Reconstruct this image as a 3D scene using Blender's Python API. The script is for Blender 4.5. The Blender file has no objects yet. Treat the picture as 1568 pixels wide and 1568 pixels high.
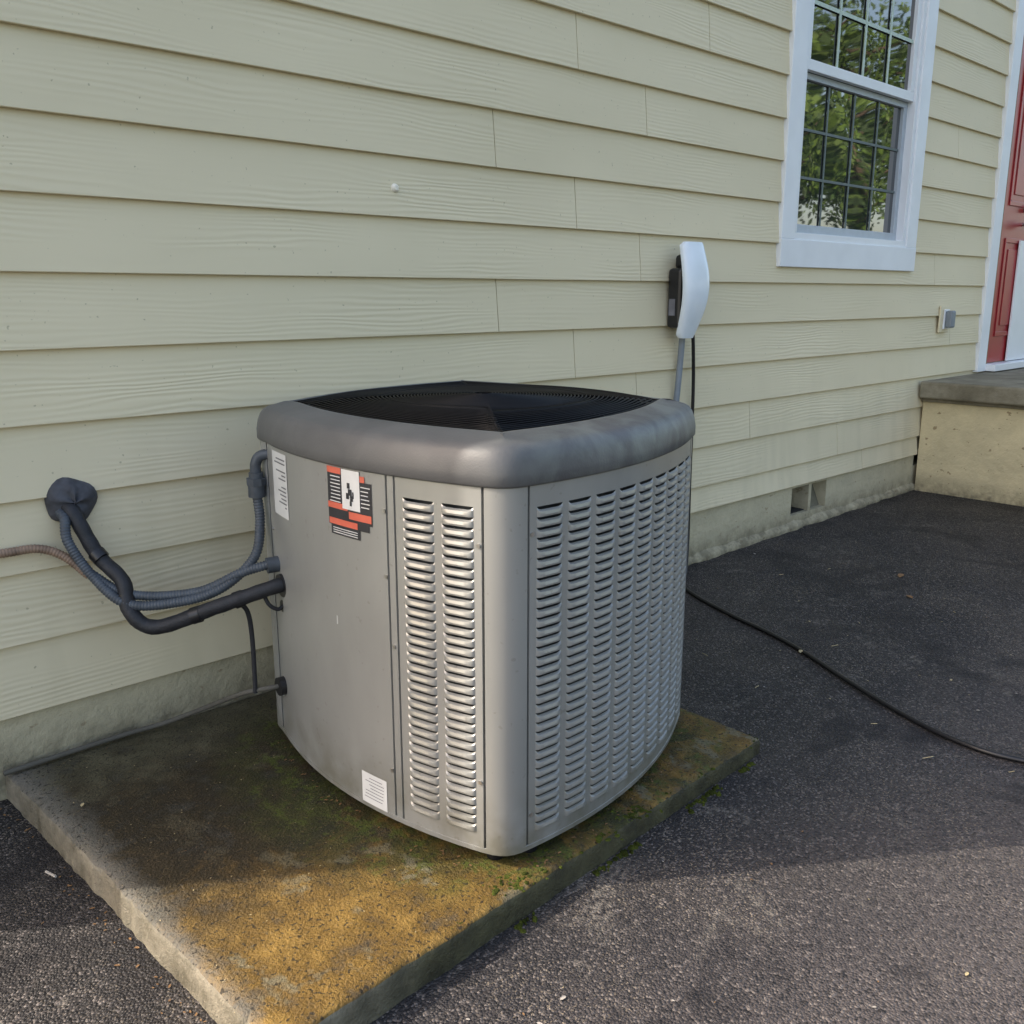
import bpy, math, random
from mathutils import Vector, Matrix, noise as mnoise
random.seed(7)
scene=bpy.context.scene
scene.view_settings.view_transform='Standard'
try: scene.view_settings.look='None'
except: pass
scene.view_settings.exposure=0

# ------------------------------------------------------------ materials
def newmat(name):
    m=bpy.data.materials.new(name);m.use_nodes=True
    nt=m.node_tree;b=nt.nodes['Principled BSDF'];return m,nt,b
def N(nt,t,**k):
    n=nt.nodes.new(t)
    for a,v in k.items(): setattr(n,a,v)
    return n
def L(nt,a,b): nt.links.new(a,b)
def coords(nt,scale=(1,1,1)):
    tc=N(nt,'ShaderNodeNewGeometry')
    if scale==(1,1,1): return tc.outputs['Position']
    mp=N(nt,'ShaderNodeMapping')
    mp.inputs['Scale'].default_value=scale
    L(nt,tc.outputs['Position'],mp.inputs[0]);return mp.outputs[0]
def noise(nt,vec,scale,detail=2,rough=.55,dist=0):
    n=N(nt,'ShaderNodeTexNoise');n.inputs['Scale'].default_value=scale;n.inputs['Detail'].default_value=detail
    n.inputs['Roughness'].default_value=rough;n.inputs['Distortion'].default_value=dist
    L(nt,vec,n.inputs['Vector']);return n.outputs['Fac']
def ramp(nt,fac,stops):
    r=N(nt,'ShaderNodeValToRGB');e=r.color_ramp.elements
    while len(e)<len(stops): e.new(.5)
    for i,(p,c) in enumerate(stops):
        e[i].position=p;e[i].color=(c if len(c)==4 else (*c,1))
    L(nt,fac,r.inputs[0]);return r.outputs[0]
def mix(nt,fac,a,b,mode='MIX'):
    m=N(nt,'ShaderNodeMix',data_type='RGBA',blend_type=mode)
    for s,v in ((m.inputs[0],fac),(m.inputs[6],a),(m.inputs[7],b)):
        if isinstance(v,(int,float)): s.default_value=v
        elif isinstance(v,tuple): s.default_value=(*v,1)
        else: L(nt,v,s)
    return m.outputs[2]
def bump(nt,b,h,dist,strength=1.0,prev=None):
    n=N(nt,'ShaderNodeBump');n.inputs['Distance'].default_value=dist;n.inputs['Strength'].default_value=strength
    L(nt,h,n.inputs['Height'])
    if prev: L(nt,prev,n.inputs['Normal'])
    L(nt,n.outputs[0],b.inputs['Normal']);return n.outputs[0]
def math2(nt,op,a,b):
    m=N(nt,'ShaderNodeMath',operation=op)
    for s,v in zip(m.inputs,(a,b)):
        if isinstance(v,(int,float)): s.default_value=v
        else: L(nt,v,s)
    return m.outputs[0]
def maprange(nt,v,a,b,c=0,d=1):
    m=N(nt,'ShaderNodeMapRange');L(nt,v,m.inputs[0])
    for i,x in enumerate((a,b,c,d)): m.inputs[i+1].default_value=x
    return m.outputs[0]
def simple(name,col,rough=.5,metal=0,var=.12,vscale=25,bmp=0,bscale=200,spec=.5):
    m,nt,b=newmat(name);v=coords(nt)
    f=noise(nt,v,vscale,2)
    c=ramp(nt,f,[(.3,tuple(x*(1-var) for x in col)),(.7,tuple(min(1,x*(1+var)) for x in col))])
    L(nt,c,b.inputs['Base Color']);b.inputs['Roughness'].default_value=rough;b.inputs['Metallic'].default_value=metal
    b.inputs['Specular IOR Level'].default_value=spec
    if bmp: bump(nt,b,noise(nt,v,bscale,1),bmp)
    return m

SID=(.70,.622,.435)
def siding_mat(name):
    m,nt,b=newmat(name)
    w=N(nt,'ShaderNodeTexWave',wave_type='BANDS',bands_direction='Z')
    w.inputs['Scale'].default_value=1.7;w.inputs['Distortion'].default_value=16;w.inputs['Detail'].default_value=2;w.inputs['Detail Scale'].default_value=.5
    L(nt,coords(nt,(1.8,1.8,12)),w.inputs['Vector'])
    gmask=maprange(nt,noise(nt,coords(nt,(1.3,1.3,6)),1.0,1),.42,.66,.04,1)
    h=math2(nt,'MULTIPLY',w.outputs['Fac'],gmask)
    bump(nt,b,h,.0015,.6)
    big=noise(nt,coords(nt,(.5,.5,1.2)),1.6,4)
    c=ramp(nt,big,[(.3,(SID[0]*.93,SID[1]*.93,SID[2]*.92)),(.7,(SID[0]*1.04,SID[1]*1.04,SID[2]*1.05))])
    sp=noise(nt,coords(nt),85,1)
    c=mix(nt,ramp(nt,sp,[(.745,(0,0,0)),(.79,(.5,.5,.5))]),c,(.25,.22,.13))
    sep=N(nt,'ShaderNodeSeparateXYZ');L(nt,coords(nt),sep.inputs[0])
    low=maprange(nt,sep.outputs['Z'],.9,.1)
    st=noise(nt,coords(nt,(9,9,1.3)),1,2)
    c=mix(nt,math2(nt,'MULTIPLY',low,maprange(nt,st,.45,.75,0,.45)),c,(.44,.40,.26))
    L(nt,c,b.inputs['Base Color']);b.inputs['Roughness'].default_value=.62
    b.inputs['Specular IOR Level'].default_value=.3
    return m
M_sid=siding_mat('siding_paint')

def found_mat(name,base,flake,z0=-.05,z1=.12):
    m,nt,b=newmat(name);v=coords(nt)
    f=noise(nt,v,7,4,.6)
    c=ramp(nt,f,[(.3,tuple(x*.8 for x in base)),(.7,base)])
    sp=noise(nt,coords(nt,(1,1,1.6)),20,3,.5)
    c=mix(nt,ramp(nt,sp,[(.66,(0,0,0)),(.69,(.75,.75,.75))]),c,flake)
    sep=N(nt,'ShaderNodeSeparateXYZ');L(nt,v,sep.inputs[0])
    d=math2(nt,'MULTIPLY',maprange(nt,math2(nt,'SUBTRACT',sep.outputs['Z'],math2(nt,'MULTIPLY',f,.12)),z1-.06,z0,0,.8),maprange(nt,noise(nt,v,16,3,.7),.3,.6,.3,1))
    c=mix(nt,d,c,(.11,.095,.06))
    L(nt,c,b.inputs['Base Color']);b.inputs['Roughness'].default_value=.9
    bump(nt,b,noise(nt,v,26,4,.7),.010,.8);return m
M_found=found_mat('foundation_parging',(.56,.505,.35),(.30,.24,.15))
M_stoopw=found_mat('stoop_wall_parging',(.68,.575,.35),(.24,.16,.08))

def concrete_slab():
    m,nt,b=newmat('stoop_concrete');v=coords(nt)
    f=noise(nt,v,5,5,.65)
    c=ramp(nt,f,[(.25,(.11,.095,.06)),(.5,(.20,.175,.12)),(.75,(.31,.285,.21))])
    L(nt,c,b.inputs['Base Color']);b.inputs['Roughness'].default_value=.9
    bump(nt,b,noise(nt,v,60,3),.004);return m
M_slab=concrete_slab()

def pad_mat():
    m,nt,b=newmat('pad_concrete');v=coords(nt)
    geo=N(nt,'ShaderNodeNewGeometry')
    sep=N(nt,'ShaderNodeSeparateXYZ');L(nt,geo.outputs['Position'],sep.inputs[0])
    X,Y,Z=sep.outputs
    nrm=N(nt,'ShaderNodeSeparateXYZ');L(nt,geo.outputs['True Normal'],nrm.inputs[0])
    big=noise(nt,v,2.8,4,.6,.4);mid=noise(nt,v,12,4,.72);fine=noise(nt,v,170,2,.7);blot=noise(nt,v,6,4,.7,.6)
    dry=ramp(nt,mid,[(.3,(.08,.075,.06)),(.7,(.20,.185,.155))])
    sun_stain=ramp(nt,mid,[(.28,(.060,.034,.007)),(.5,(.145,.085,.017)),(.72,(.27,.165,.040))])
    shade_stain=ramp(nt,mid,[(.3,(.013,.010,.005)),(.7,(.045,.032,.014))])  # wet brown stain, with the shade deepened in its colour
    olive=ramp(nt,mid,[(.3,(.045,.040,.022)),(.7,(.115,.104,.062))])
    green=ramp(nt,mid,[(.3,(.018,.020,.005)),(.7,(.048,.054,.010))])
    k=math2(nt,'ADD',maprange(nt,X,.535,.62,-.15,1.15),math2(nt,'MULTIPLY',math2(nt,'SUBTRACT',mid,.5),2.6))
    kc=N(nt,'ShaderNodeClamp');L(nt,k,kc.inputs[0])
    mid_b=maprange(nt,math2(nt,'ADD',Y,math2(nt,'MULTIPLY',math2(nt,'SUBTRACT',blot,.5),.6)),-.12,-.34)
    s0=mix(nt,mid_b,olive,shade_stain)
    st=mix(nt,maprange(nt,math2(nt,'ADD',Y,math2(nt,'MULTIPLY',math2(nt,'SUBTRACT',blot,.5),.55)),-.74,-.97),s0,sun_stain)  # painted sun line: darkened stain on the shaded side, ochre on the sunlit side
    c=mix(nt,kc.outputs[0],dry,st)
    dx=math2(nt,'SUBTRACT',X,1.52);dy=math2(nt,'SUBTRACT',Y,-.68)
    r=math2(nt,'SQRT',math2(nt,'ADD',math2(nt,'MULTIPLY',dx,dx),math2(nt,'MULTIPLY',dy,dy)),0)
    g=math2(nt,'MULTIPLY',maprange(nt,r,.74,.53,0,.95),maprange(nt,blot,.40,.55))
    c=mix(nt,g,c,green)
    ms=ramp(nt,noise(nt,v,19,4,.75),[(.53,(0,0,0)),(.60,(1,1,1))])
    c=mix(nt,math2(nt,'MULTIPLY',ms,maprange(nt,r,.70,.60,0,.75)),c,(.060,.078,.010))
    ps=ramp(nt,noise(nt,v,7.5,4,.65,.3),[(.58,(0,0,0)),(.63,(.75,.75,.75))])
    c=mix(nt,math2(nt,'MULTIPLY',ps,maprange(nt,Y,-.7,-1.0,.25,1)),c,(.15,.135,.085))
    c=mix(nt,ramp(nt,fine,[(.60,(0,0,0)),(.68,(.45,.45,.45))]),c,(.19,.135,.065))
    c=mix(nt,ramp(nt,noise(nt,v,110,1),[(.32,(.85,.85,.85)),(.40,(0,0,0))]),c,(.015,.012,.008))
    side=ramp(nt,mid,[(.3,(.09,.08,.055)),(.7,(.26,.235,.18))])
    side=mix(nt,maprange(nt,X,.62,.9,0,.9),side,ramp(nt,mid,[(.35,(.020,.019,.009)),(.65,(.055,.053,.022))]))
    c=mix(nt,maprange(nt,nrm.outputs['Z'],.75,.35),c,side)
    L(nt,c,b.inputs['Base Color'])
    L(nt,maprange(nt,big,.3,.7,.45,.8),b.inputs['Roughness']);b.inputs['Specular IOR Level'].default_value=.35
    h=math2(nt,'ADD',math2(nt,'MULTIPLY',fine,.7),math2(nt,'MULTIPLY',mid,1.0))
    bump(nt,b,h,.006,1);return m
M_pad=pad_mat()

def asphalt_mat():
    m,nt,b=newmat('asphalt');v=coords(nt)
    vo=N(nt,'ShaderNodeTexVoronoi');vo.inputs['Scale'].default_value=190;L(nt,v,vo.inputs['Vector'])
    big=noise(nt,v,1.1,4,.62,.5);mid=noise(nt,v,4,4,.65)
    base=ramp(nt,mid,[(.3,(.012,.012,.0135)),(.7,(.030,.028,.030))])
    dusty=ramp(nt,big,[(.45,(0,0,0)),(.66,(.7,.7,.7))])
    base=mix(nt,dusty,base,(.055,.047,.040))
    sep=N(nt,'ShaderNodeSeparateXYZ');L(nt,v,sep.inputs[0])
    outer=maprange(nt,math2(nt,'ADD',sep.outputs['Y'],math2(nt,'MULTIPLY',mid,.5)),-.9,-1.7)  # asphalt tone gets lighter with distance from the wall
    base=mix(nt,outer,base,(.080,.070,.069))
    st=N(nt,'ShaderNodeSeparateColor');L(nt,vo.outputs['Color'],st.inputs[0])
    c=mix(nt,ramp(nt,st.outputs[0],[(0,(.75,.75,.75)),(.45,(0,0,0))]),base,(.010,.010,.011))
    c=mix(nt,ramp(nt,st.outputs[1],[(.78,(0,0,0)),(1,(.75,.75,.75))]),c,(.19,.165,.15))
    grit=ramp(nt,noise(nt,v,190,1,.5),[(.62,(0,0,0)),(.68,(1,1,1))])
    gp=maprange(nt,noise(nt,v,2.6,3,.6),.46,.60,0,.75)
    c=mix(nt,math2(nt,'MULTIPLY',grit,gp),c,(.24,.20,.15))
    sm=math2(nt,'MULTIPLY',ramp(nt,noise(nt,v,3.1,5,.75,1.0),[(.58,(0,0,0)),(.68,(.65,.65,.65))]),ramp(nt,noise(nt,v,60,2),[(.4,(0,0,0)),(.6,(1,1,1))]))
    c=mix(nt,sm,c,(.20,.18,.155))
    c=mix(nt,ramp(nt,noise(nt,v,2.0,4,.65,.8),[(.38,(.7,.7,.7)),(.47,(0,0,0))]),c,(.012,.011,.013))
    L(nt,c,b.inputs['Base Color'])
    L(nt,maprange(nt,st.outputs[2],0,1,.42,.8),b.inputs['Roughness']);b.inputs['Specular IOR Level'].default_value=.32
    h=math2(nt,'ADD',math2(nt,'MULTIPLY',vo.outputs['Distance'],-1.0),math2(nt,'MULTIPLY',st.outputs[1],.8))
    bump(nt,b,h,.0036,.9);return m
M_asph=asphalt_mat()

def paint_metal():
    m,nt,b=newmat('unit_paint');v=coords(nt)
    f=noise(nt,coords(nt,(3,3,1.2)),3,3)
    c=ramp(nt,f,[(.3,(.285,.288,.275)),(.7,(.325,.328,.315))])
    sp=noise(nt,v,60,1);c=mix(nt,ramp(nt,sp,[(.70,(0,0,0)),(.76,(.35,.35,.35))]),c,(.18,.165,.14))
    sep=N(nt,'ShaderNodeSeparateXYZ');L(nt,v,sep.inputs[0])
    low=math2(nt,'MULTIPLY',maprange(nt,sep.outputs['Z'],.2,.03,0,.7),maprange(nt,noise(nt,v,12,3),.38,.65))
    c=mix(nt,low,c,(.13,.12,.075))
    L(nt,c,b.inputs['Base Color']);b.inputs['Roughness'].default_value=.30;b.inputs['Metallic'].default_value=.30
    return m
M_unit=paint_metal()
def cap_mat():
    m,nt,b=newmat('weathered_plastic');v=coords(nt)
    a=noise(nt,coords(nt,(1,1,.8)),6,3,.55,.6);bn=noise(nt,coords(nt,(1,1,.6)),12,4,.6,.8)
    c=ramp(nt,a,[(.3,(.075,.077,.081)),(.7,(.115,.117,.120))])
    sep=N(nt,'ShaderNodeSeparateXYZ');L(nt,v,sep.inputs[0])
    right=math2(nt,'MULTIPLY',maprange(nt,sep.outputs['X'],1.12,1.35,0,1),maprange(nt,bn,.40,.66,0,.6))
    c=mix(nt,right,c,(.20,.225,.205))
    L(nt,c,b.inputs['Base Color']);b.inputs['Roughness'].default_value=.48;b.inputs['Specular IOR Level'].default_value=.5
    bump(nt,b,noise(nt,v,240,1),.0004);return m
M_cap=cap_mat()
M_black=simple('black_wire_coating',(.006,.006,.007),.55,0,.2,spec=.2)
M_dark=simple('dark_interior',(.015,.015,.015),.8,0,.3)
M_fin=simple('coil_interior',(.055,.058,.060),.6,.1,.3)
M_foam=simple('black_pipe_insulation',(.014,.015,.019),.6,0,.3,40,.001,150)
M_flex=simple('grey_flexible_conduit',(.060,.072,.088),.5,0,.25,30)
M_cond=simple('faded_conduit',(.24,.16,.11),.6,0,.5,14)
M_putty=simple('sealing_putty',(.060,.062,.072),.75,0,.35,30,.006,40)
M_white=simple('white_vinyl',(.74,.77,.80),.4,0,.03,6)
M_trim=simple('white_trim_paint',(.76,.79,.82),.5,0,.04,6,.0003,80)
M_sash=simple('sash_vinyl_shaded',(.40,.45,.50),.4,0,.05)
M_red=simple('red_door_paint',(.33,.022,.028),.35,0,.1,4)
M_brown=simple('aged_wood_trim',(.24,.155,.075),.7,0,.25,12)
M_metal=simple('steel',(.45,.44,.42),.3,.9,.1)
M_pvc=simple('grey_pvc',(.19,.22,.25),.5,0,.08)
M_evwhite=simple('glossy_white_plastic',(.74,.81,.88),.22,0,.02)
M_evblack=simple('black_plastic',(.010,.010,.012),.35,0,.2)
M_label=simple('white_label',(.62,.63,.63),.4,0,.05)
M_orange=simple('label_orange',(.55,.12,.075),.4,0,.08)
M_labk=simple('label_black',(.025,.025,.03),.4,0,.15)
M_ink=simple('label_ink',(.15,.15,.17),.5,0,.2)
M_moss=simple('moss',(.042,.052,.009),.95,0,.6,40,.004,90,spec=.1)
M_leafd=simple('fallen_leaf',(.20,.11,.045),.7,0,.3,50)
M_leafp=simple('pale_leaf',(.42,.34,.19),.7,0,.2,50)
M_grass=simple('lawn',(.05,.085,.02),.9,0,.35,3)
M_bark=simple('bark',(.14,.10,.07),.9,0,.4,8)
M_fol=simple('foliage',(.05,.095,.018),.6,0,.5,1.2)
M_fol2=simple('foliage_light',(.12,.20,.025),.6,0,.4,1.5)
M_roof=simple('roof_shingle',(.09,.085,.08),.9,0,.3,12)
def glass_mat(name,base,ior,rough,amp):
    m,nt,b=newmat(name);b.inputs['Base Color'].default_value=(*base,1)
    b.inputs['Roughness'].default_value=rough;b.inputs['IOR'].default_value=ior
    bump(nt,b,noise(nt,coords(nt),1.8,1),amp,.5)
    return m
M_glass=glass_mat('window_glass',(.012,.014,.014),2.2,.02,.005)
M_glass2=glass_mat('screened_glass',(.018,.022,.024),2.5,.02,.008)

# ------------------------------------------------------------ helpers
def empty(name,loc=(0,0,0)):
    e=bpy.data.objects.new(name,None);e.empty_display_size=.2;e.location=loc;bpy.context.collection.objects.link(e);return e
def mesh(name,vs,fs,mat,parent=None,smooth=None,mats=None,mi=None):
    me=bpy.data.meshes.new(name);me.from_pydata([tuple(v) for v in vs],[],fs)
    me.update()
    for mm in (mats or [mat]): me.materials.append(mm)
    if mi:
        for p,i in zip(me.polygons,mi): p.material_index=i
    if smooth is not None:
        for p in me.polygons: p.use_smooth=True
        me.set_sharp_from_angle(angle=math.radians(smooth))
    o=bpy.data.objects.new(name,me);bpy.context.collection.objects.link(o)
    if parent: o.parent=parent
    return o
class MB:
    def __init__(s): s.v=[];s.f=[];s.mi=[]
    def add(s,vs,fs,mi=0):
        n=len(s.v);s.v+=[Vector(a) for a in vs];s.f+=[tuple(i+n for i in f) for f in fs];s.mi+=[mi]*len(fs)
    def box(s,a,b,mi=0):
        x0,y0,z0=a;x1,y1,z1=b
        s.add([(x0,y0,z0),(x1,y0,z0),(x1,y1,z0),(x0,y1,z0),(x0,y0,z1),(x1,y0,z1),(x1,y1,z1),(x0,y1,z1)],
          [(0,3,2,1),(4,5,6,7),(0,1,5,4),(1,2,6,5),(2,3,7,6),(3,0,4,7)],mi)
    def grid(s,rows,mi=0,closed=False):
        n=len(rows[0]);vs=[p for r in rows for p in r];fs=[]
        for i in range(len(rows)-1):
            for j in range(n if closed else n-1):
                k=(j+1)%n
                fs.append((i*n+j,i*n+k,(i+1)*n+k,(i+1)*n+j))
        s.add(vs,fs,mi)
    def obj(s,name,mats,parent=None,smooth=None,bevel=0,recalc=False):
        if not isinstance(mats,(list,tuple)): mats=[mats]
        o=mesh(name,s.v,s.f,None,parent,smooth,list(mats),s.mi)
        if recalc:
            import bmesh
            bm=bmesh.new();bm.from_mesh(o.data);bmesh.ops.recalc_face_normals(bm,faces=bm.faces);bm.to_mesh(o.data);bm.free()
        if bevel:
            md=o.modifiers.new('bev','BEVEL');md.width=bevel;md.segments=2;md.limit_method='ANGLE'
        return o
def box(name,a,b,mat,parent=None,bevel=.003):
    m=MB();m.box(a,b);return m.obj(name,mat,parent,None,bevel)
def catmull(pts,n=10):
    P=[Vector(p) for p in pts];P=[P[0]*2-P[1]]+P+[P[-1]*2-P[-2]];out=[]
    for i in range(1,len(P)-2):
        for k in range(n):
            t=k/n;a,b,c,d=P[i-1:i+3]
            out.append(.5*((2*b)+(c-a)*t+(2*a-5*b+4*c-d)*t*t+(3*b-a-3*c+d)*t**3))
    out.append(P[-2]);return out
def tube_into(mb,pts,r,seg=12,rib=0,ribp=.006,closed=False,mi=0):
    T=[]
    n=len(pts)
    for i in range(n):
        a=pts[(i-1)%n] if closed else pts[max(0,i-1)];b=pts[(i+1)%n] if closed else pts[min(n-1,i+1)]
        T.append((b-a).normalized())
    up=Vector((0,0,1)) if abs(T[0].z)<.9 else Vector((1,0,0))
    u=T[0].cross(up).normalized();rows=[];s=0
    for i in range(n):
        u=(u-T[i]*u.dot(T[i])).normalized();w=T[i].cross(u)
        if i: s+=(pts[i]-pts[i-1]).length
        rr=(r(i/(n-1)) if callable(r) else r)
        rr+=rib*math.sin(s/ribp*2*math.pi)
        rows.append([pts[i]+(u*math.cos(a)+w*math.sin(a))*rr for a in [2*math.pi*k/seg for k in range(seg)]])
    if closed: rows.append(rows[0])
    mb.grid(rows,mi,True)
    if not closed:
        for row in (rows[0],rows[-1]): mb.add(row,[tuple(range(seg))],mi)
def resample(pts,step):
    out=[pts[0]];acc=0
    for a,b in zip(pts,pts[1:]):
        l=(b-a).length;d=step-acc
        while d<=l and l>0:
            out.append(a.lerp(b,d/l));d+=step
        acc=(acc+l)%step
    out.append(pts[-1]);return out
def tube(name,pts,r,mat,parent=None,n=10,seg=14,rib=0,ribp=.006):
    mb=MB();P=catmull(pts,n)
    if rib: P=resample(P,ribp/4)
    tube_into(mb,P,r,seg,rib,ribp);return mb.obj(name,mat,parent,60,recalc=True)
def cyl_into(mb,c,axis,r,h,seg=20,mi=0):
    c=Vector(c);ax=Vector(axis).normalized()
    tube_into(mb,[c,c+ax*h*.5,c+ax*h],r,seg,mi=mi)

# ------------------------------------------------------------ ground
mesh('lawn_ground',[(-150,-150,-.14),(150,-150,-.14),(150,150,-.14),(-150,150,-.14)],[(0,1,2,3)],M_grass)
def gz(x,y):
    ks=[(-9,-.08),(.5,-.062),(2.0,-.036),(3.3,-.022),(5.6,0.0),(14,.0)]
    x=max(-9,min(14,x))
    for (a,za),(b,zb) in zip(ks,ks[1:]):
        if x<=b: z=za+(zb-za)*(x-a)/(b-a);break
    return z-max(0,-y-1.2)*.008
xs=[-9,-4,-1,0,.5,1,1.5,2,2.5,3,3.5,4,4.5,5,5.6,7,10,14];ys=[-12,-8,-5,-3.5,-2.5,-2,-1.5,-1,-.5,0.05]
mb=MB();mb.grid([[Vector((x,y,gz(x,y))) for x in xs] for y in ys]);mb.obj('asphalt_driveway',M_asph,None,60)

# ------------------------------------------------------------ house
house=empty('yellow_house',(0,0,0))
HX0,HX1,HY1,HZ=-.33,11.0,9.0,5.6
laps=[.335+.1769*i for i in range(0,31)]
holes=[(3.93,5.275,1.30,3.10),(6.36,7.72,.66,2.90)]
jx={}
def setj(zb,x):
    i=min(range(len(laps)),key=lambda k:abs(laps[k]-zb));jx.setdefault(i,[]).append(x)
for zb,x in [(1.575,2.155),(1.04,2.165),(1.93,2.54),(1.40,2.545),(.87,2.55),(1.75,2.925),(1.222,2.915),(.69,2.92),(.51,3.75),(.335,4.6),(1.40,.1),(2.10,3.3),(2.28,2.1),(.87,5.9),(1.22,5.6),(1.93,5.75)]: setj(zb,x)
sb=MB()
def board(x0,x1,zb,zt):
    yb=-.0255;yt=-.008;th=.011
    n=max(1,int((x1-x0)/.5));rows=[]
    prof=[(yb+th+.006,zb+.0005),(yb+.001,zb),(yb,zb+.0015),(yt,zt+.012)]
    for (y,z) in prof: rows.append([Vector((x0+(x1-x0)*k/n,y,z+.0009*math.sin(1.3*(x0+(x1-x0)*k/n)+zb*17))) for k in range(n+1)])
    sb.grid(rows)
    for xx in (x0,x1):
        sb.add([(xx,y,z) for y,z in prof]+[(xx,yt+th,zt+.012)],[(0,1,2,3,4)])
def course(zb,zt,js,xa=HX0,xb=HX1):
    cuts=[xa]+sorted(j for j in js if xa<j<xb)+[xb]
    segs=[(cuts[i]+(.0016 if i else 0),cuts[i+1]-(.0016 if i<len(cuts)-2 else 0)) for i in range(len(cuts)-1)]
    for (hx0,hx1,hz0,hz1) in holes:
        if zb>=hz0-.01 and zt<=hz1+.10:
            ns=[]
            for a,b in segs:
                if b<=hx0 or a>=hx1: ns.append((a,b));continue
                if a<hx0: ns.append((a,hx0))
                if b>hx1: ns.append((hx1,b))
            segs=ns
    for a,b in segs:
        if b-a>.01: board(a,b,zb,zt)
for i in range(len(laps)-1): course(laps[i],laps[i+1],jx.get(i,[]))
course(.155,.335,[],HX0,3.0);course(.222,.335,[4.9],3.0,5.60)
sb.obj('siding',M_sid,house)
mb=MB();hx0,hx1,hz0,hz1=3.96,5.245,1.34,3.08
mb.box((HX0,.002,.235),(hx0,.15,HZ));mb.box((hx1,.002,.235),(HX1,.15,HZ));mb.box((hx0,.002,.235),(hx1,.15,hz0));mb.box((hx0,.002,hz1),(hx1,.15,HZ))
mb.obj('sheathing',M_sid,house)
vx0,vx1,vz0,vz1=4.20,4.55,.062,.205
fb=MB()
for a,b in (((HX0,-.004,-.3),(vx0,.15,.15)),((vx1,-.004,-.3),(5.60,.15,.15)),((vx0,-.004,-.3),(vx1,.15,vz0)),((5.60,-.004,-.3),(HX1,.15,.149))):
    fb.box(a,b)
fb.box((HX0,-.0042,.1505),(vx0,.13,.2345));fb.box((vx1,-.0042,.1505),(5.60,.13,.2345));fb.box((vx0,-.0042,vz1),(vx1,.13,.2345))
fb.obj('foundation',M_found,house)
vb=MB();vb.box((vx0+.001,.131,vz0),(vx1-.001,.14,vz1+.02),0);vb.box((4.375,-.001,vz0),(4.40,.10,vz1),1)
vb.add([(4.40,.03,vz0),(4.549,.03,vz0),(4.549,.09,vz1),(4.40,.09,vz1)],[(0,1,2,3)],2)
vb.box((vx0+.001,.004,vz0),(vx0+.006,.13,vz1),0);vb.box((vx0+.006,.02,vz0+.001),(4.374,.12,vz0+.006),0)
vb.obj('foundation_vent',[M_dark,M_found,simple('vent_damper',(.15,.14,.10),.8)],house)
rows=[[],[],[],[]]
x=2.2
while x<5.62:
    nn=mnoise.noise(Vector((x*7,0,0)));n2=mnoise.noise(Vector((x*23,5,0)))
    d=.026+.018*nn+.008*n2;h=.020+.014*nn+.006*n2
    z=gz(x,0)
    rows[0].append(Vector((x,-.004,z+h+.02)));rows[1].append(Vector((x,-d*.8,z+h+.005)));rows[2].append(Vector((x,-d,z+h*.6)));rows[3].append(Vector((x,-d+.014,z-.03)))
    x+=.02
mb=MB();mb.grid(rows);mb.obj('footing_ledge',M_found,house,50)
sb=MB()
for i in range(len(laps)-1):
    zb,zt=laps[i],laps[i+1]
    sb.grid([[Vector((HX0-dx,y,z)) for y in (-.03,HY1)] for k,(dx,z) in enumerate([(.005,zb),(.016,zb+.001),(.004,zt)])])
sb.obj('side_siding',M_sid,house)
mb=MB();mb.box((HX0+.001,.151,-.3),(HX0+.15,HY1,HZ));mb.box((HX0+.151,HY1-.15,-.3),(HX1,HY1,HZ));mb.box((HX1-.15,.151,-.3),(HX1,HY1-.151,HZ));mb.obj('walls',M_sid,house)
box('corner_board',(HX0-.03,-.040,.14),(HX0+.07,-.0265,HZ),M_trim,house)
mb=MB();o=.3;ym=HY1/2;rz=HZ+2.3
mb.add([(HX0-o,-o,HZ),(HX1+o,-o,HZ),(HX1+o,ym,rz),(HX0-o,ym,rz),(HX0-o,HY1+o,HZ),(HX1+o,HY1+o,HZ)],[(0,1,2,3),(3,2,5,4),(0,4,5,1)]);mb.add([(HX0,0,HZ),(HX0,HY1,HZ),(HX0,ym,rz-.1)],[(0,1,2)]);mb.add([(HX1,0,HZ),(HX1,HY1,HZ),(HX1,ym,rz-.1)],[(0,1,2)])
mb.obj('roof',M_roof,house)

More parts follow.
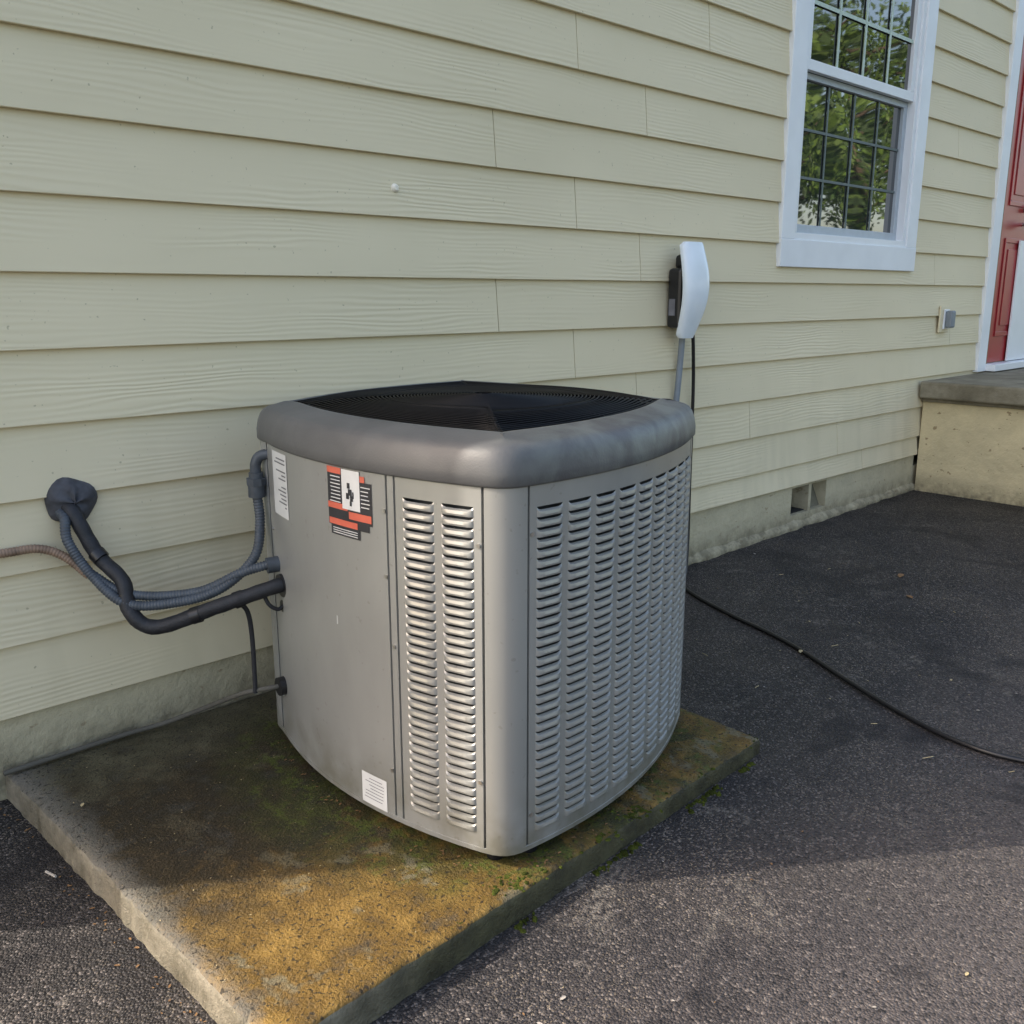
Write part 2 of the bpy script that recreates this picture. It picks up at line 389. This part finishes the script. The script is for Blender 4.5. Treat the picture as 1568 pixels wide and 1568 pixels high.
# ---- window (double hung)
def window():
    w=empty('window');w.parent=house
    X0,X1,Z0,Z1=3.895,5.287,1.292,3.12
    t=.125;f=.038
    mb=MB()
    mb.box((X0,-f,Z0),(X1,.0,Z0+t))
    mb.box((X0,-f,Z1-t),(X1,.0,Z1))
    mb.box((X0,-f+.002,Z0+t),(X0+t*.92,.0,Z1-t));mb.box((X1-t*.92,-f+.002,Z0+t),(X1,.0,Z1-t))
    mb.obj('casing',M_trim,w,None,.003)
    a,b,c,d=X0+t*.92,X1-t*.92,Z0+t,Z1-t
    zm=2.155
    mb=MB();fw=.032
    mb.box((a,-.026,c),(b,.06,c+fw));mb.box((a,-.026,d-fw),(b,.06,d));mb.box((a,-.0255,c+fw),(a+fw,.06,d-fw));mb.box((b-fw,-.0255,c+fw),(b,.06,d-fw))
    mb.obj('frame',M_white,w,None,.002)
    a+=fw;b-=fw;c+=fw;d-=fw
    mb=MB();s=.042
    mb.box((a,-.014,zm),(b,.014,zm+s*1.1));mb.box((a,-.014,d-s),(b,.014,d));mb.box((a,-.0135,zm+s*1.1),(a+s,.014,d-s));mb.box((b-s,-.0135,zm+s*1.1),(b,.014,d-s))
    mb.obj('upper_sash',M_white,w,None,.002)
    mb=MB()
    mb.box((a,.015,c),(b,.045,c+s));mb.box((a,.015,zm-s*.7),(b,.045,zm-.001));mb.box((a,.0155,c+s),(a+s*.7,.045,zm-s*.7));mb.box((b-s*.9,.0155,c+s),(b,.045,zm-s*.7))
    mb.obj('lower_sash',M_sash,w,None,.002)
    def lites(z0,z1,y,mw,mat,name,cols=4,rws=3):
        m=MB()
        for i in range(1,cols):
            x=a+s+(b-a-2*s)*i/cols;m.box((x-mw,y,z0),(x+mw,y+.004,z1))
        for i in range(1,rws):
            z=z0+(z1-z0)*i/rws;m.box((a+s,y+.0006,z-mw),(b-s,y+.0045,z+mw))
        m.obj(name,mat,w)
    lites(zm+s*1.1,d-s,-.004,.0085,simple('upper_muntin_paint',(.45,.54,.47),.5),'upper_muntins')
    lites(c+s,zm-s*.7,.025,.006,simple('muntin_behind_screen',(.10,.13,.135),.5),'lower_muntins')
    m=MB();m.add([(a,.006,zm+.02),(b,.006,zm+.02),(b,.006,d-.01),(a,.006,d-.01)],[(0,1,2,3)]);m.obj('upper_glass',M_glass,w)
    m=MB();m.add([(a,.033,c+.01),(b,.033,c+.01),(b,.033,zm-.01),(a,.033,zm-.01)],[(0,1,2,3)]);m.obj('lower_glass',M_glass2,w)
    m=MB();m.box((a,.08,c),(b,.10,d));m.obj('room_dark',M_dark,w)
window()

# ---- door
def door():
    w=empty('entry_door');w.parent=house
    mb=MB();X0,X1,Z0,Z1=6.35,7.73,.675,2.92
    mb.box((X0,-.040,Z0),(X0+.13,0,Z1));mb.box((X1-.13,-.040,Z0),(X1,0,Z1));mb.box((X0,-.042,Z1),(X1,0,Z1+.13))
    mb.obj('casing',M_trim,w,None,.003)
    mb=MB();mb.box((X0+.1305,-.03,Z0),(X0+.165,.04,Z1));mb.obj('jamb',M_brown,w)
    mb=MB();a,b=X0+.166,X1-.131
    mb.box((a,-.018,Z0+.05),(b,.001,Z1))
    for (px0,px1,pz0,pz1) in ((a+.10,a+.42,Z0+.22,Z0+.85),(a+.10,a+.42,Z0+1.05,Z0+1.95),(a+.52,a+.82,Z0+.22,Z0+.85),(a+.52,a+.82,Z0+1.05,Z0+1.95)):
        for q in ((px0,pz0,px1,pz0+.03),(px0,pz1-.03,px1,pz1),(px0,pz0+.03,px0+.03,pz1-.03),(px1-.03,pz0+.03,px1,pz1-.03)):
            mb.box((q[0],-.026,q[1]),(q[2],-.0185,q[3]))
        mb.box((px0+.07,-.024,pz0+.07),(px1-.07,-.0185,pz1-.07))
    mb.obj('leaf',M_red,w,None,.003)
    mb=MB();mb.box((6.84,-.040,Z0+.05),(X1-.131,-.0275,Z0+.84));mb.obj('white_lower_panel',M_white,w,None,.003)  # plain white panel across the lower right of the door
    mb=MB();cyl_into(mb,(6.90,-.018,1.62),(0,-1,0),.012,.06);cyl_into(mb,(6.90,-.075,1.62),(0,-1,0),.03,.03);cyl_into(mb,(6.90,-.018,1.72),(0,-1,0),.026,.03)
    mb.obj('handle',M_metal,w,40)
    mb=MB();mb.box((X0+.13,-.10,Z0),(X1-.13,-.0005,Z0+.045));mb.obj('threshold',M_white,w,None,.004)
door()

# ---- wall outlet
o=empty('outdoor_outlet');
box('mounting_block',(5.70,-.038,.945),(5.83,-.0265,1.10),M_sid,o,.003)
box('backplate',(5.735,-.048,.965),(5.805,-.0385,1.08),M_white,o,.003)
mb=MB();mb.box((5.742,-.089,.972),(5.80,-.0485,1.073));mb.obj('cover',M_pvc,o,None,.01)

# ---- stoop
st=empty('concrete_stoop')
box('stoop_wall',(5.60,-2.3,-.3),(9.0,-.0270,.567),M_stoopw,st,.004)
box('stoop_slab',(5.53,-2.38,.568),(9.08,-.0272,.668),M_slab,st,.012)
box('stoop_edge_strip',(5.575,-2.34,.545),(5.598,-.0271,.5675),M_slab,st,.004)

# ---- EV charger
ev=empty('ev_charger')
mb=MB()
mb.box((3.080,-.096,1.035),(3.20,-.027,1.27));mb.obj('body',M_evblack,ev,None,.014)
mb=MB();mb.box((3.12,-.095,1.265),(3.19,-.027,1.325));mb.obj('cable_holster',M_evblack,ev,None,.016)
mb=MB();mb.box((3.0785,-.070,1.085),(3.0798,-.040,1.15));mb.obj('rating_label',M_ink,ev)
rows=[];K=30
for i in range(K+1):
    t=i/K;z=.995+.375*t
    if t<.62: w=.046+.032*math.sin(math.pi/2*t/.62)
    else: w=.078-.012*((t-.62)/.38)**1.5
    e=min(1,max(0,min(t,1-t))/.035)**.5
    w*=.82+.18*e
    y0=-.096-.018*t-.046*math.sin(math.pi*min(1,max(0,t*.9+.06)))**1.2
    dep=.030*(.6+.4*e)
    row=[];C=3.138
    for j in range(17):
        a=math.pi*j/16;cx=math.cos(a);sy=max(0,math.sin(a))
        cx=math.copysign(abs(cx)**.6,cx)
        row.append(Vector((C-w*cx,y0+dep*(1-sy**.7),z)))
    for j in range(15,0,-1):
        a=math.pi*j/16;cx=math.cos(a);cx=math.copysign(abs(cx)**.6,cx)
        row.append(Vector((C-w*cx*.97,y0+dep+.006,z)))
    rows.append(row)
mb=MB();mb.grid(rows,0,True);mb.add(rows[0],[tuple(range(len(rows[0])))]);mb.add(rows[-1],[tuple(range(len(rows[0])))])
mb.obj('white_shell',M_evwhite,ev,50,recalc=True)
tube('conduit',[(3.165,-.049,1.04),(3.163,-.049,.98),(3.16,-.044,.85),(3.14,-.041,.60),(3.13,-.041,.3),(3.13,-.041,.02)],.013,M_pvc,ev)
cp=[(3.215,-.06,1.05),(3.235,-.055,.95),(3.262,-.045,.75),(3.265,-.045,.4),(3.25,-.06,.12),(3.19,-.10,.0),(3.03,-.22),(2.905,-.50),(2.83,-.74),(2.76,-.91),(2.63,-1.16),(2.535,-1.37),(2.49,-1.53),(2.50,-1.68),(2.62,-1.92),(3.1,-2.2),(3.8,-2.4)]
cp=[p if len(p)==3 else (p[0],p[1],gz(*p)+.008) for p in cp]
tube('charging_cable',cp,.0075,M_evblack,ev,12,10)
mb=MB();cyl_into(mb,(1.75,-.0165,1.479),(0,-1,0),lambda t:.014*(1-.5*t*t),.012,14);mb.obj('cable_entry_plug',simple('warm_white_plastic',(.76,.72,.62),.5),None,50)

# ------------------------------------------------------------ pad
def pad():
    c=[(.515,-.006),(.568,-1.247),(2.05,-1.19),(2.065,-.006)]
    loop=[]
    for (p,q) in ((0,1),(1,2),(2,3)):
        for k in range(150):
            t=k/150;loop.append((Vector(c[p]).lerp(Vector(c[q]),t)))
    loop.append(Vector(c[3]));loop.append(Vector(c[0])+Vector((.4,0)))
    cen=Vector((1.3,-.6));rows=[[],[],[],[],[],[]]
    for i,p in enumerate(loop):
        n1=mnoise.noise(Vector((p.x*9,p.y*9,0)));n2=mnoise.noise(Vector((p.x*38,p.y*38,3)))
        ch=.004*n1+.003*n2
        chip=max(0,n2-.35)*.03+max(0,n1-.45)*.02
        d=(cen-p).normalized();top_z=.010;q=p+d*ch
        rows[0].append(Vector((*(q-d*.004),-.11)))
        rows[1].append(Vector((*(q+d*.001*n2),-.03)))
        rows[2].append(Vector((*(q+d*chip*.3),-.006-chip*.4)))
        rows[3].append(Vector((*(q+d*(.003+chip*.6)),top_z-.0055-chip*.3)))
        rows[4].append(Vector((*(q+d*(.012+chip)),top_z-.0008)))
        rows[5].append(Vector((*(q+d*.040),top_z)))
    mb=MB();mb.grid(rows,0,True);mb.add(rows[5],[tuple(range(len(loop)))])
    mb.obj('concrete_pad',M_pad,None,50,recalc=True)
pad()
mb=MB()
def clump(x,y,z,r,h):
    n=6;ring=[Vector((x+r*random.uniform(.5,1.3)*math.cos(2*math.pi*k/n),y+r*random.uniform(.5,1.3)*math.sin(2*math.pi*k/n),z)) for k in range(n)]
    mid=[Vector((x,y,z)).lerp(p,.6)+Vector((0,0,h*random.uniform(.5,.9))) for p in ring]
    mb.grid([ring,mid],0,True);mb.add(mid,[tuple(range(n))])
for i in range(900):
    if i<330:
        x=.95+1.1*random.random()**1.1;y=-1.232+(x-.568)*.037
        if mnoise.noise(Vector((x*8,2,0)))<-.05: continue
        clump(x,y+random.gauss(.010,.010),.006,random.uniform(.002,.007),random.uniform(.001,.005))
    elif i<640:
        x=random.uniform(1.08,1.65);y=random.gauss(-1.185,.022)
        if mnoise.noise(Vector((x*14,y*14,0)))<.0: continue
        clump(x,y,.009,random.uniform(.002,.008),random.uniform(.001,.005))
    else:
        x=random.uniform(1.1,2.05);y=-1.255+(x-.568)*.037
        if mnoise.noise(Vector((x*6,7,0)))<.05: continue
        y+=-abs(random.gauss(0,.008));clump(x,y,gz(x,y)-.002,random.uniform(.003,.009),random.uniform(.003,.012))
mb.obj('moss',M_moss,None,60,recalc=True)

# ------------------------------------------------------------ condenser unit
unit=empty('air_conditioner_condenser')
A_l,A_r=Vector((1.13,-1.115)),Vector((1.20,-1.165))
B_f,B_r=Vector((1.938,-1.0)),Vector((1.978,-.935))
D_r,D_b=Vector((1.94,-.17)),Vector((1.88,-.11))
C_b,C_l=Vector((1.155,-.25)),Vector((1.108,-.33))
CEN=Vector((1.55,-.64))
class Seg:
    def __init__(s,p0,p1,sag):
        s.a,s.b,s.s=p0,p1,sag;d=p1-p0;s.len=d.length;n=Vector((d.y,-d.x)).normalized()
        if n.dot((p0+p1)/2-CEN)<0:n=-n
        s.n=n
    def p(s,t,d=0):
        q=s.a.lerp(s.b,t)+s.n*(s.s*4*t*(1-t))
        tan=(s.b-s.a)+s.n*(s.s*4*(1-2*t));n=Vector((tan.y,-tan.x)).normalized()
        if n.dot(s.n)<0:n=-n
        return q+n*d
left=Seg(A_l,C_l,.066);front=Seg(A_r,B_f,.062);right=Seg(B_r,D_r,.06);back=Seg(C_b,D_b,.06)
cA=Seg(A_l,A_r,.016);cB=Seg(B_f,B_r,.016);cD=Seg(D_r,D_b,.016);cC=Seg(C_b,C_l,.016)
def loop(d,z,nseg=24,nc=6,cadd=0):
    pts=[]
    def run(sg,rev,n,ca=0):
        for k in range(n):
            t=k/n;pts.append(sg.p(1-t if rev else t,d+ca*math.sin(math.pi*t)))
    run(cA,False,nc,cadd);run(front,False,nseg);run(cB,False,nc,cadd);run(right,False,nseg);run(cD,False,nc,cadd);run(back,True,nseg);run(cC,False,nc,cadd);run(left,True,nseg)
    m=len(pts)
    for _ in range(2): pts=[(pts[i-1]+pts[i]*2+pts[(i+1)%m])/4 for i in range(m)]
    return [Vector((p.x,p.y,z)) for p in pts]
ZB,ZT=.042,.822
um=MB()
def sheet(sg,ta,tb,za,zb,ret=True,n=None):
    n=n or max(2,int((tb-ta)*30))
    cols=[]
    if ret: cols.append((ta,-.012))
    cols.append((ta+(.0015 if ret else 0),0))
    for k in range(1,n): cols.append((ta+(tb-ta)*k/n,0))
    cols.append((tb-(.0015 if ret else 0),0))
    if ret: cols.append((tb,-.012))
    um.grid([[Vector((*sg.p(t,d),z)) for t,d in cols] for z in (za,zb)])
def louvers(sg,ta,tb,cols,za,zb,pitch=.0205):
    sheet(sg,ta,tb,zb,ZT,True);sheet(sg,ta,tb,ZB,za,True)
    edges=[ta]+[x for c in cols for x in c]+[tb]
    for i in range(0,len(edges),2):
        a,b=edges[i],edges[i+1]
        cs=[(a,-.012 if i==0 else 0),((a+b)/2,0),(b,-.012 if i==len(edges)-2 else 0)]
        if i==0: cs[1:1]=[(a+.0015,0)]
        if i==len(edges)-2: cs[-1:-1]=[(b-.0015,0)]
        um.grid([[Vector((*sg.p(t,d),z)) for t,d in cs] for z in (za,zb)])
    for (c0,c1) in cols:
        nl=int(round((zb-za)/pitch));p=(zb-za)/nl
        ss=[0,.03,.08,.16,.3,.5,.7,.84,.92,.97,1];gs=[0,.45,.8,1,1,1,1,1,.8,.45,0]
        for k in range(nl):
            z0=za+k*p;r=[[],[],[],[],[]]
            for s_,g in zip(ss,gs):
                t=c0+(c1-c0)*s_;h=p*(1-.33*g)
                r[0].append(Vector((*sg.p(t,-.004*g),z0+.0012*g)))
                r[1].append(Vector((*sg.p(t,.0050*g),z0+.0002*g)))
                r[2].append(Vector((*sg.p(t,.0062*g),z0+h*.30)))
                r[3].append(Vector((*sg.p(t,.0045*g),z0+h*.76)))
                r[4].append(Vector((*sg.p(t,-.001*g),z0+h)))
            um.grid(r)
louvers(left,0.004,.262,[(.026,.116),(.138,.236)],.085,.775)
sheet(left,.266,.290,ZB,ZT);sheet(left,.294,.992,ZB,ZT,True,30)
nC=9;cols=[]
for k in range(nC):
    w=.97/nC;a=.018+w*k;cols.append((a+.009,a+w-.012))
louvers(front,.004,.996,cols,.078,.772)
louvers(right,.004,.996,cols,.078,.772)
sheet(back,.004,.996,ZB,ZT)
for c in (cA,cB,cD,cC): sheet(c,0.01,.99,ZB,ZT-.002,True,10)
body=um.obj('cabinet_panels',M_unit,unit,32)
mb=MB();mb.grid([loop(-.028,z) for z in (.03,.82)],0,True);mb.obj('coil_core',M_fin,unit)
lp=loop(-.035,.03);mb=MB();mb.add(lp,[tuple(range(len(lp)))]);mb.grid([loop(-.012,.036),loop(-.012,.05)],0,True);mb.add(loop(-.012,.036),[tuple(range(len(lp)))]);mb.obj('base_pan',M_dark,unit)
mb=MB();mb.grid([loop(-.010,ZB-.004),loop(.001,ZB-.002),loop(.0015,ZB+.008),loop(-.001,ZB+.0095)],0,True);mb.obj('base_rim',M_unit,unit,40)
mb=MB()
for p in ((1.17,-1.10),(1.24,-1.13),(1.90,-.95),(1.16,-.32),(1.87,-.17)):
    cyl_into(mb,(p[0],p[1],.006),(0,0,1),.018,.03,12)
mb.obj('feet',M_black,unit,40)
prof=[(-.006,.8165),(.004,.8155),(.0080,.820),(.0080,.842),(.004,.864),(-.003,.881),(-.011,.891),(-.022,.897),(-.050,.9035),(-.076,.9090),(-.084,.9095),(-.088,.906),(-.090,.890),(-.090,.865)]
mb=MB();mb.grid([loop(d,z,30,8,.014*min(1,max(0,(-d-.03)/.05))) for d,z in prof],0,True);mb.obj('top_cap',M_cap,unit,60,recalc=True)
mb=MB()
base=[v.to_2d() for v in loop(-.089,0,18,6,.014)];R=44
rc=.36
def ringpt(p,f):
    v=p-CEN;circ=v.normalized()*rc
    k=min(1,max(0,(f-.45)/.55));k=k*k
    return CEN+(circ*(1-k)+v*k)*f
def gzz(q): 
    d=(q-CEN).length;return .9065+.020*max(0,1-(d/.44)**2)
for k in range(R):
    f=1-(k+.15)/R*.95
    tube_into(mb,[Vector((*ringpt(p,f),gzz(ringpt(p,f)))) for p in base],.0019,5,closed=True)
for k in range(3,len(base),max(1,len(base)//8)):
    tube_into(mb,[Vector((*ringpt(base[k],f),gzz(ringpt(base[k],f))-.006)) for f in (1,.75,.5,.25,.04)],.0022,5)
mb.obj('fan_grille',M_black,unit,60)
M_well=simple('fan_well_black',(.003,.003,.0035),1.0,spec=0)
mb=MB();b2=[[Vector((*ringpt(p,f),gzz(ringpt(p,f))-.014)) for p in base] for f in (1.0,.9,.8,.7,.6,.5,.4,.3,.2,.1,.02)];mb.grid(b2,0,True);mb.obj('fan_well',M_well,unit,80)
def decal(name,t0,t1,z0,z1,mat,d=.0012,n=6):
    m=MB();m.grid([[Vector((*left.p(t0+(t1-t0)*k/n,d),z)) for k in range(n+1)] for z in (z0,z1)]);return m.obj(name,mat,unit,60)
decal('spec_sticker',.795,.925,.65,.805,M_label)
for k in range(14):
    z=.79-k*.0095
    if random.random()<.85: decal('spec_text',.805,.815+random.random()*.09,z-.0018,z+.0018,M_ink,.0018,3)
a,b=.345,.535
decal('warning_label_base',a+.0,b,.700,.790,M_labk,.0012)
decal('warning_label_top',a+.045,b,.790,.812,M_labk,.0012)
decal('warning_label_low',a+.012,b,.685,.700,M_labk,.0012)
decal('warning_label_foot',a+.05,b-.01,.664,.685,M_labk,.0012)
decal('warning_red_top',a+.125,b,.7985,.812,M_orange,.0018)
decal('warning_red_top_r',a+.026,a+.045,.790,.803,M_orange,.0018)
decal('warning_red_mid',a+.10,b,.722,.735,M_orange,.0018)
decal('warning_red_mid_r',a+.003,a+.095,.706,.722,M_orange,.0018)
decal('warning_red_low',a+.06,b-.003,.6865,.700,M_orange,.0018)
decal('warning_white',a+.046,a+.122,.726,.8115,M_label,.0020)
fig=MB()
for (t0,t1,z0,z1) in ((.086,.098,.772,.784),(.078,.094,.757,.771),(.074,.086,.745,.757),(.090,.103,.749,.762),(.080,.088,.735,.745),(.070,.076,.752,.766)):
    fig.grid([[Vector((*left.p(a+t0+(t1-t0)*k/2,.0026),z)) for k in range(3)] for z in (z0,z1)])
fig.obj('warning_figure',M_labk,unit)
for k in range(8):
    z=.792-k*.0078
    decal('warning_text',b-.06,b-.008-random.random()*.01,z-.001,z+.001,M_label,.0018,3)
for k in range(6):
    z=.78-k*.0085;decal('warning_text_r',a+.005+random.random()*.01,a+.042,z-.001,z+.001,M_label,.0018,3)
for k in range(3):
    z=.679-k*.005;decal('warning_text_b',a+.06,b-.02,z-.0008,z+.0008,M_label,.0018,3)
decal('rating_sticker',.325,.43,.050,.125,M_label)
for k in range(7): decal('rating_text',.335+random.random()*.01,.42-random.random()*.03,.113-k*.008,.1148-k*.008,M_ink,.0018,3)
decal('scratch',.515,.520,.455,.475,M_label,.0012,1)
mb=MB()
for (sg,t,z) in [(left,.30,.74),(left,.30,.60),(left,.30,.16),(left,.013,.70),(left,.013,.2),(left,.278,.45),(front,.012,.72),(front,.012,.12),(left,.97,.15),(left,.97,.6)]:
    p=sg.p(t,0);n=(sg.p(t,1)-p);cyl_into(mb,(p.x,p.y,z),(n.x,n.y,0),.0045,.003,10)
mb.obj('screws',M_metal,unit,40)

# ------------------------------------------------------------ refrigerant lines
ln=empty('refrigerant_line_set')
tube('suction_line_insulation',[(.715,.0,.668),(.726,-.05,.65),(.759,-.10,.544),(.791,-.16,.484),(.789,-.195,.415),(.832,-.24,.376),(.945,-.33,.423),(1.06,-.40,.464),(1.13,-.42,.475)],.0185,M_foam,ln,12,16,.0005,.045)
mb=MB()
for c,ax in (((.755,-.10,.552),(.5,-.9,-1)),((.79,-.172,.455),(.1,-.4,-1)),((.90,-.295,.402),(1,-.8,.4)),((.985,-.352,.436),(1,-.6,.35))):
    cyl_into(mb,c,ax,.0210,.022,16)
mb.obj('tape_bands',M_evblack,ln,40)
tube('liquid_line_conduit',[(.70,.0,.655),(.705,-.055,.640),(.70,-.08,.585),(.735,-.12,.50),(.785,-.19,.435),(.88,-.255,.432),(.97,-.31,.46),(1.05,-.34,.53),(1.083,-.32,.61),(1.088,-.305,.68)],.0120,M_flex,ln,22,12,.0010,.0075)
tube('drain_conduit',[(.40,-.037,.578),(.563,-.037,.573),(.640,-.047,.572),(.69,-.07,.548),(.73,-.11,.500)],.0105,M_cond,ln,22,12,.0009,.0075)
tube('whip_conduit',[(.725,-.105,.512),(.80,-.175,.452),(.925,-.27,.452),(1.015,-.335,.497),(1.075,-.378,.518)],.0115,M_flex,ln,22,12,.0010,.0075)
tube('upper_elbow',[(1.089,-.303,.73),(1.090,-.304,.758),(1.100,-.312,.778),(1.125,-.335,.785)],.0135,M_flex,ln)
mb=MB();cyl_into(mb,(1.088,-.304,.675),(.02,0,1),.021,.03,16);cyl_into(mb,(1.089,-.304,.705),(0,0,1),.025,.018,8);cyl_into(mb,(1.089,-.304,.723),(0,0,1),.018,.014,16)
cyl_into(mb,(1.066,-.374,.514),(1,-.3,.05),.020,.035,16)
mb.obj('conduit_fittings',M_flex,ln,40)
mb=MB();cyl_into(mb,(1.082,-.408,.466),(1,-.1,.1),.030,.02,18);cyl_into(mb,(1.078,-.372,.187),(1,-.1,0),.024,.025,18);cyl_into(mb,(1.088,-.40,.41),(1,-.1,0),.016,.02,14);mb.obj('grommets',M_evblack,ln,40)
tube('ground_wire',[(.99,-.355,.435),(1.018,-.35,.40),(1.030,-.342,.33),(1.031,-.34,.22),(1.030,-.34,.175)],.006,M_foam,ln)
tube('small_loop',[(1.045,-.385,.45),(1.055,-.395,.42),(1.075,-.40,.405),(1.09,-.40,.41)],.005,M_foam,ln)
tube('low_conduit',[(1.09,-.372,.187),(1.05,-.355,.185),(1.01,-.30,.165),(.97,-.16,.09),(.90,-.06,.035),(.80,-.036,.026),(.65,-.034,.024),(.505,-.034,.022)],.0065,simple('dusty_wire',(.09,.085,.07),.8),ln)
mb=MB();rows=[]
for i in range(9):
    a=math.pi/2*i/8
    rows.append([Vector((.735+(.062*math.cos(a)+.0)*math.cos(b)*(1+.07*math.sin(3*b+1)),-.016-.034*math.sin(a)*(1+.15*math.sin(5*b)),.672+.060*math.cos(a)*math.sin(b)*(1+.08*math.sin(4*b)))) for b in [2*math.pi*k/28 for k in range(28)]])
mb.grid(rows,0,True);mb.obj('wall_seal',M_putty,ln,60,recalc=True)

# ------------------------------------------------------------ debris
mb=MB()
def leaf(x,y,z,s,rot,mi):
    pts=[(-1,0,0),(-.4,.45,.12),(.4,.4,.15),(1,0,.05),(.4,-.4,.12),(-.4,-.4,.18)]
    c,sn=math.cos(rot),math.sin(rot)
    mb.add([(x+s*(p[0]*c-p[1]*sn),y+s*(p[0]*sn+p[1]*c),z+.002+s*p[2]) for p in pts],[(0,1,4,5),(1,2,3,4)],mi)
leaf(2.735,-.915,gz(2.7,-.9)+.016,.015,.4,1)
leaf(.60,-.30,.012,.009,1,1);leaf(3.6,-.9,gz(3.6,-.9),.022,1,0);leaf(3.85,-.75,gz(3.8,-.7),.03,.3,0)
leaf(2.9,-1.35,gz(2.9,-1.35),.008,.3,1)
for i in range(330):
    x=random.uniform(-.2,5.4);y=-random.random()**1.0*2.6-.05
    if .45<x<2.1 and y>-1.3: continue
    leaf(x,y,gz(x,y),random.uniform(.0015,.005)*(2.0 if random.random()<.14 else 1),random.uniform(0,6.3),random.choice((0,1,2)))
for i in range(120):
    x=random.uniform(.55,1.1);y=random.uniform(-1.2,-.05);leaf(x,y,.010,random.uniform(.0012,.003),random.uniform(0,6.3),random.choice((0,1,1)))
for i in range(110):
    if i<50:
        y=random.uniform(-1.1,-.02);x=.505+(-y)*.04-abs(random.gauss(0,.022));z=gz(x,y)
    else:
        t=random.random();q=left.p(t,random.gauss(.012,.012)) if i<80 else front.p(t,random.gauss(.012,.01));x,y=q.x,q.y;z=.010
    leaf(x,y,z,random.uniform(.0025,.006),random.uniform(0,6.3),0)
for i in range(14):
    x=random.uniform(2.2,4.5);y=random.uniform(-2,-.3);a=random.uniform(0,6);l=random.uniform(.01,.04)
    tube_into(mb,[Vector((x,y,gz(x,y)+.004)),Vector((x+l*math.cos(a),y+l*math.sin(a),gz(x,y)+.006))],.0012,5,mi=1)
tube_into(mb,[Vector((.482,-.40,gz(.47,-.36)+.006)),Vector((.490,-.44,gz(.47,-.4)+.010))],.003,6,mi=2)
mb.obj('leaf_litter',[M_leafd,M_leafp,simple('pale_grit',(.36,.33,.29),.8)],None)

# ------------------------------------------------------------ trees (seen in window reflections)
def tree(x,y,h,seed):
    random.seed(seed)
    t=empty('deciduous_tree',(0,0,0))
    mb=MB();top=Vector((x+random.uniform(-.5,.5),y+random.uniform(-.5,.5),h*.75))
    tube_into(mb,catmull([(x,y,-.2),(x+.1,y,h*.25),(x-.1,y+.1,h*.5),tuple(top)],5),lambda s:.26*(1-.75*s),9)
    cl=[]
    for k in range(16):
        z=h*random.uniform(.30,.8);a=random.uniform(0,6.28);l=h*random.uniform(.15,.33)*(1.1-z/h*.5)
        p0=Vector((x,y,z));p1=p0+Vector((math.cos(a)*l,math.sin(a)*l,l*.45))
        tube_into(mb,catmull([p0,(p0+p1)/2+Vector((0,0,-.1)),p1],4),lambda s:.07*(1-.8*s),6);cl.append((p1,h*.12));cl.append(((p0+p1)/2,h*.08))
    mb.obj('trunk_and_limbs',M_bark,t,60)
    cl.append((top,h*.14));lf=MB()
    for c,r in cl:
        for q in range(190):
            d=Vector((random.gauss(0,1),random.gauss(0,1),random.gauss(0,.8)));d=d.normalized()*r*random.random()**.4
            p=c+d;s=random.uniform(.05,.12);u=Vector((random.gauss(0,1),random.gauss(0,1),random.gauss(0,1))).normalized();w=u.orthogonal().normalized()
            lf.add([p-u*s,p+w*s*.55,p+u*s,p-w*s*.55],[(0,1,2,3)],0 if random.random()<.55 else 1)
    lf.obj('crown',[M_fol,M_fol2],t)
for i,(x,y,h) in enumerate([(15,-8.5,7),(19.5,-10,9),(15.5,-13,8),(22,-15,11),(24,-10,9),(29,-17,12),(19,-18,11),(31,-12,11),(11,-15,9),(6,-17,10)]): tree(x,y,h,i+3)

# ------------------------------------------------------------ light, sky
AZ=math.radians(-35)
EL=math.radians(37)
sx,sy=-math.cos(AZ),-math.sin(AZ)
S=Vector((sx*math.cos(EL),sy*math.cos(EL),math.sin(EL)))
sl=bpy.data.lights.new('sun','SUN');sl.energy=5;sl.angle=math.radians(.5);sl.color=(1,.92,.80)
so=bpy.data.objects.new('sun',sl);so.rotation_euler=(-S).to_track_quat('-Z','Y').to_euler();so.location=(-5,5,8);bpy.context.collection.objects.link(so)
w=bpy.data.worlds.new('World');scene.world=w;w.use_nodes=True
nt=w.node_tree;bg=nt.nodes['Background'];sky=nt.nodes.new('ShaderNodeTexSky');sky.sky_type='NISHITA';sky.sun_disc=False
sky.sun_elevation=EL;sky.sun_rotation=math.atan2(S.x,S.y)%(2*math.pi)
sky.air_density=1.0;sky.dust_density=3.0;sky.ozone_density=.6
# shade-exposed photograph: sky gain and white balance
gm=nt.nodes.new('ShaderNodeVectorMath');gm.operation='MULTIPLY';gm.inputs[1].default_value=(3.35,3.08,2.80)
nt.links.new(sky.outputs[0],gm.inputs[0]);nt.links.new(gm.outputs[0],bg.inputs[0]);bg.inputs[1].default_value=.15

# ------------------------------------------------------------ camera
cd=bpy.data.cameras.new('camera');cd.sensor_width=36;cd.lens=36*1420/1568;cd.clip_start=.05;cd.clip_end=500
co=bpy.data.objects.new('camera',cd);bpy.context.collection.objects.link(co);co.location=(0,-2.4,1.17)
P=math.atan(334/1420);yaw=math.radians(46.85)
fwd=Vector((math.cos(yaw)*math.cos(P),math.sin(yaw)*math.cos(P),-math.sin(P)))
co.rotation_euler=fwd.to_track_quat('-Z','Y').to_euler()
scene.camera=co
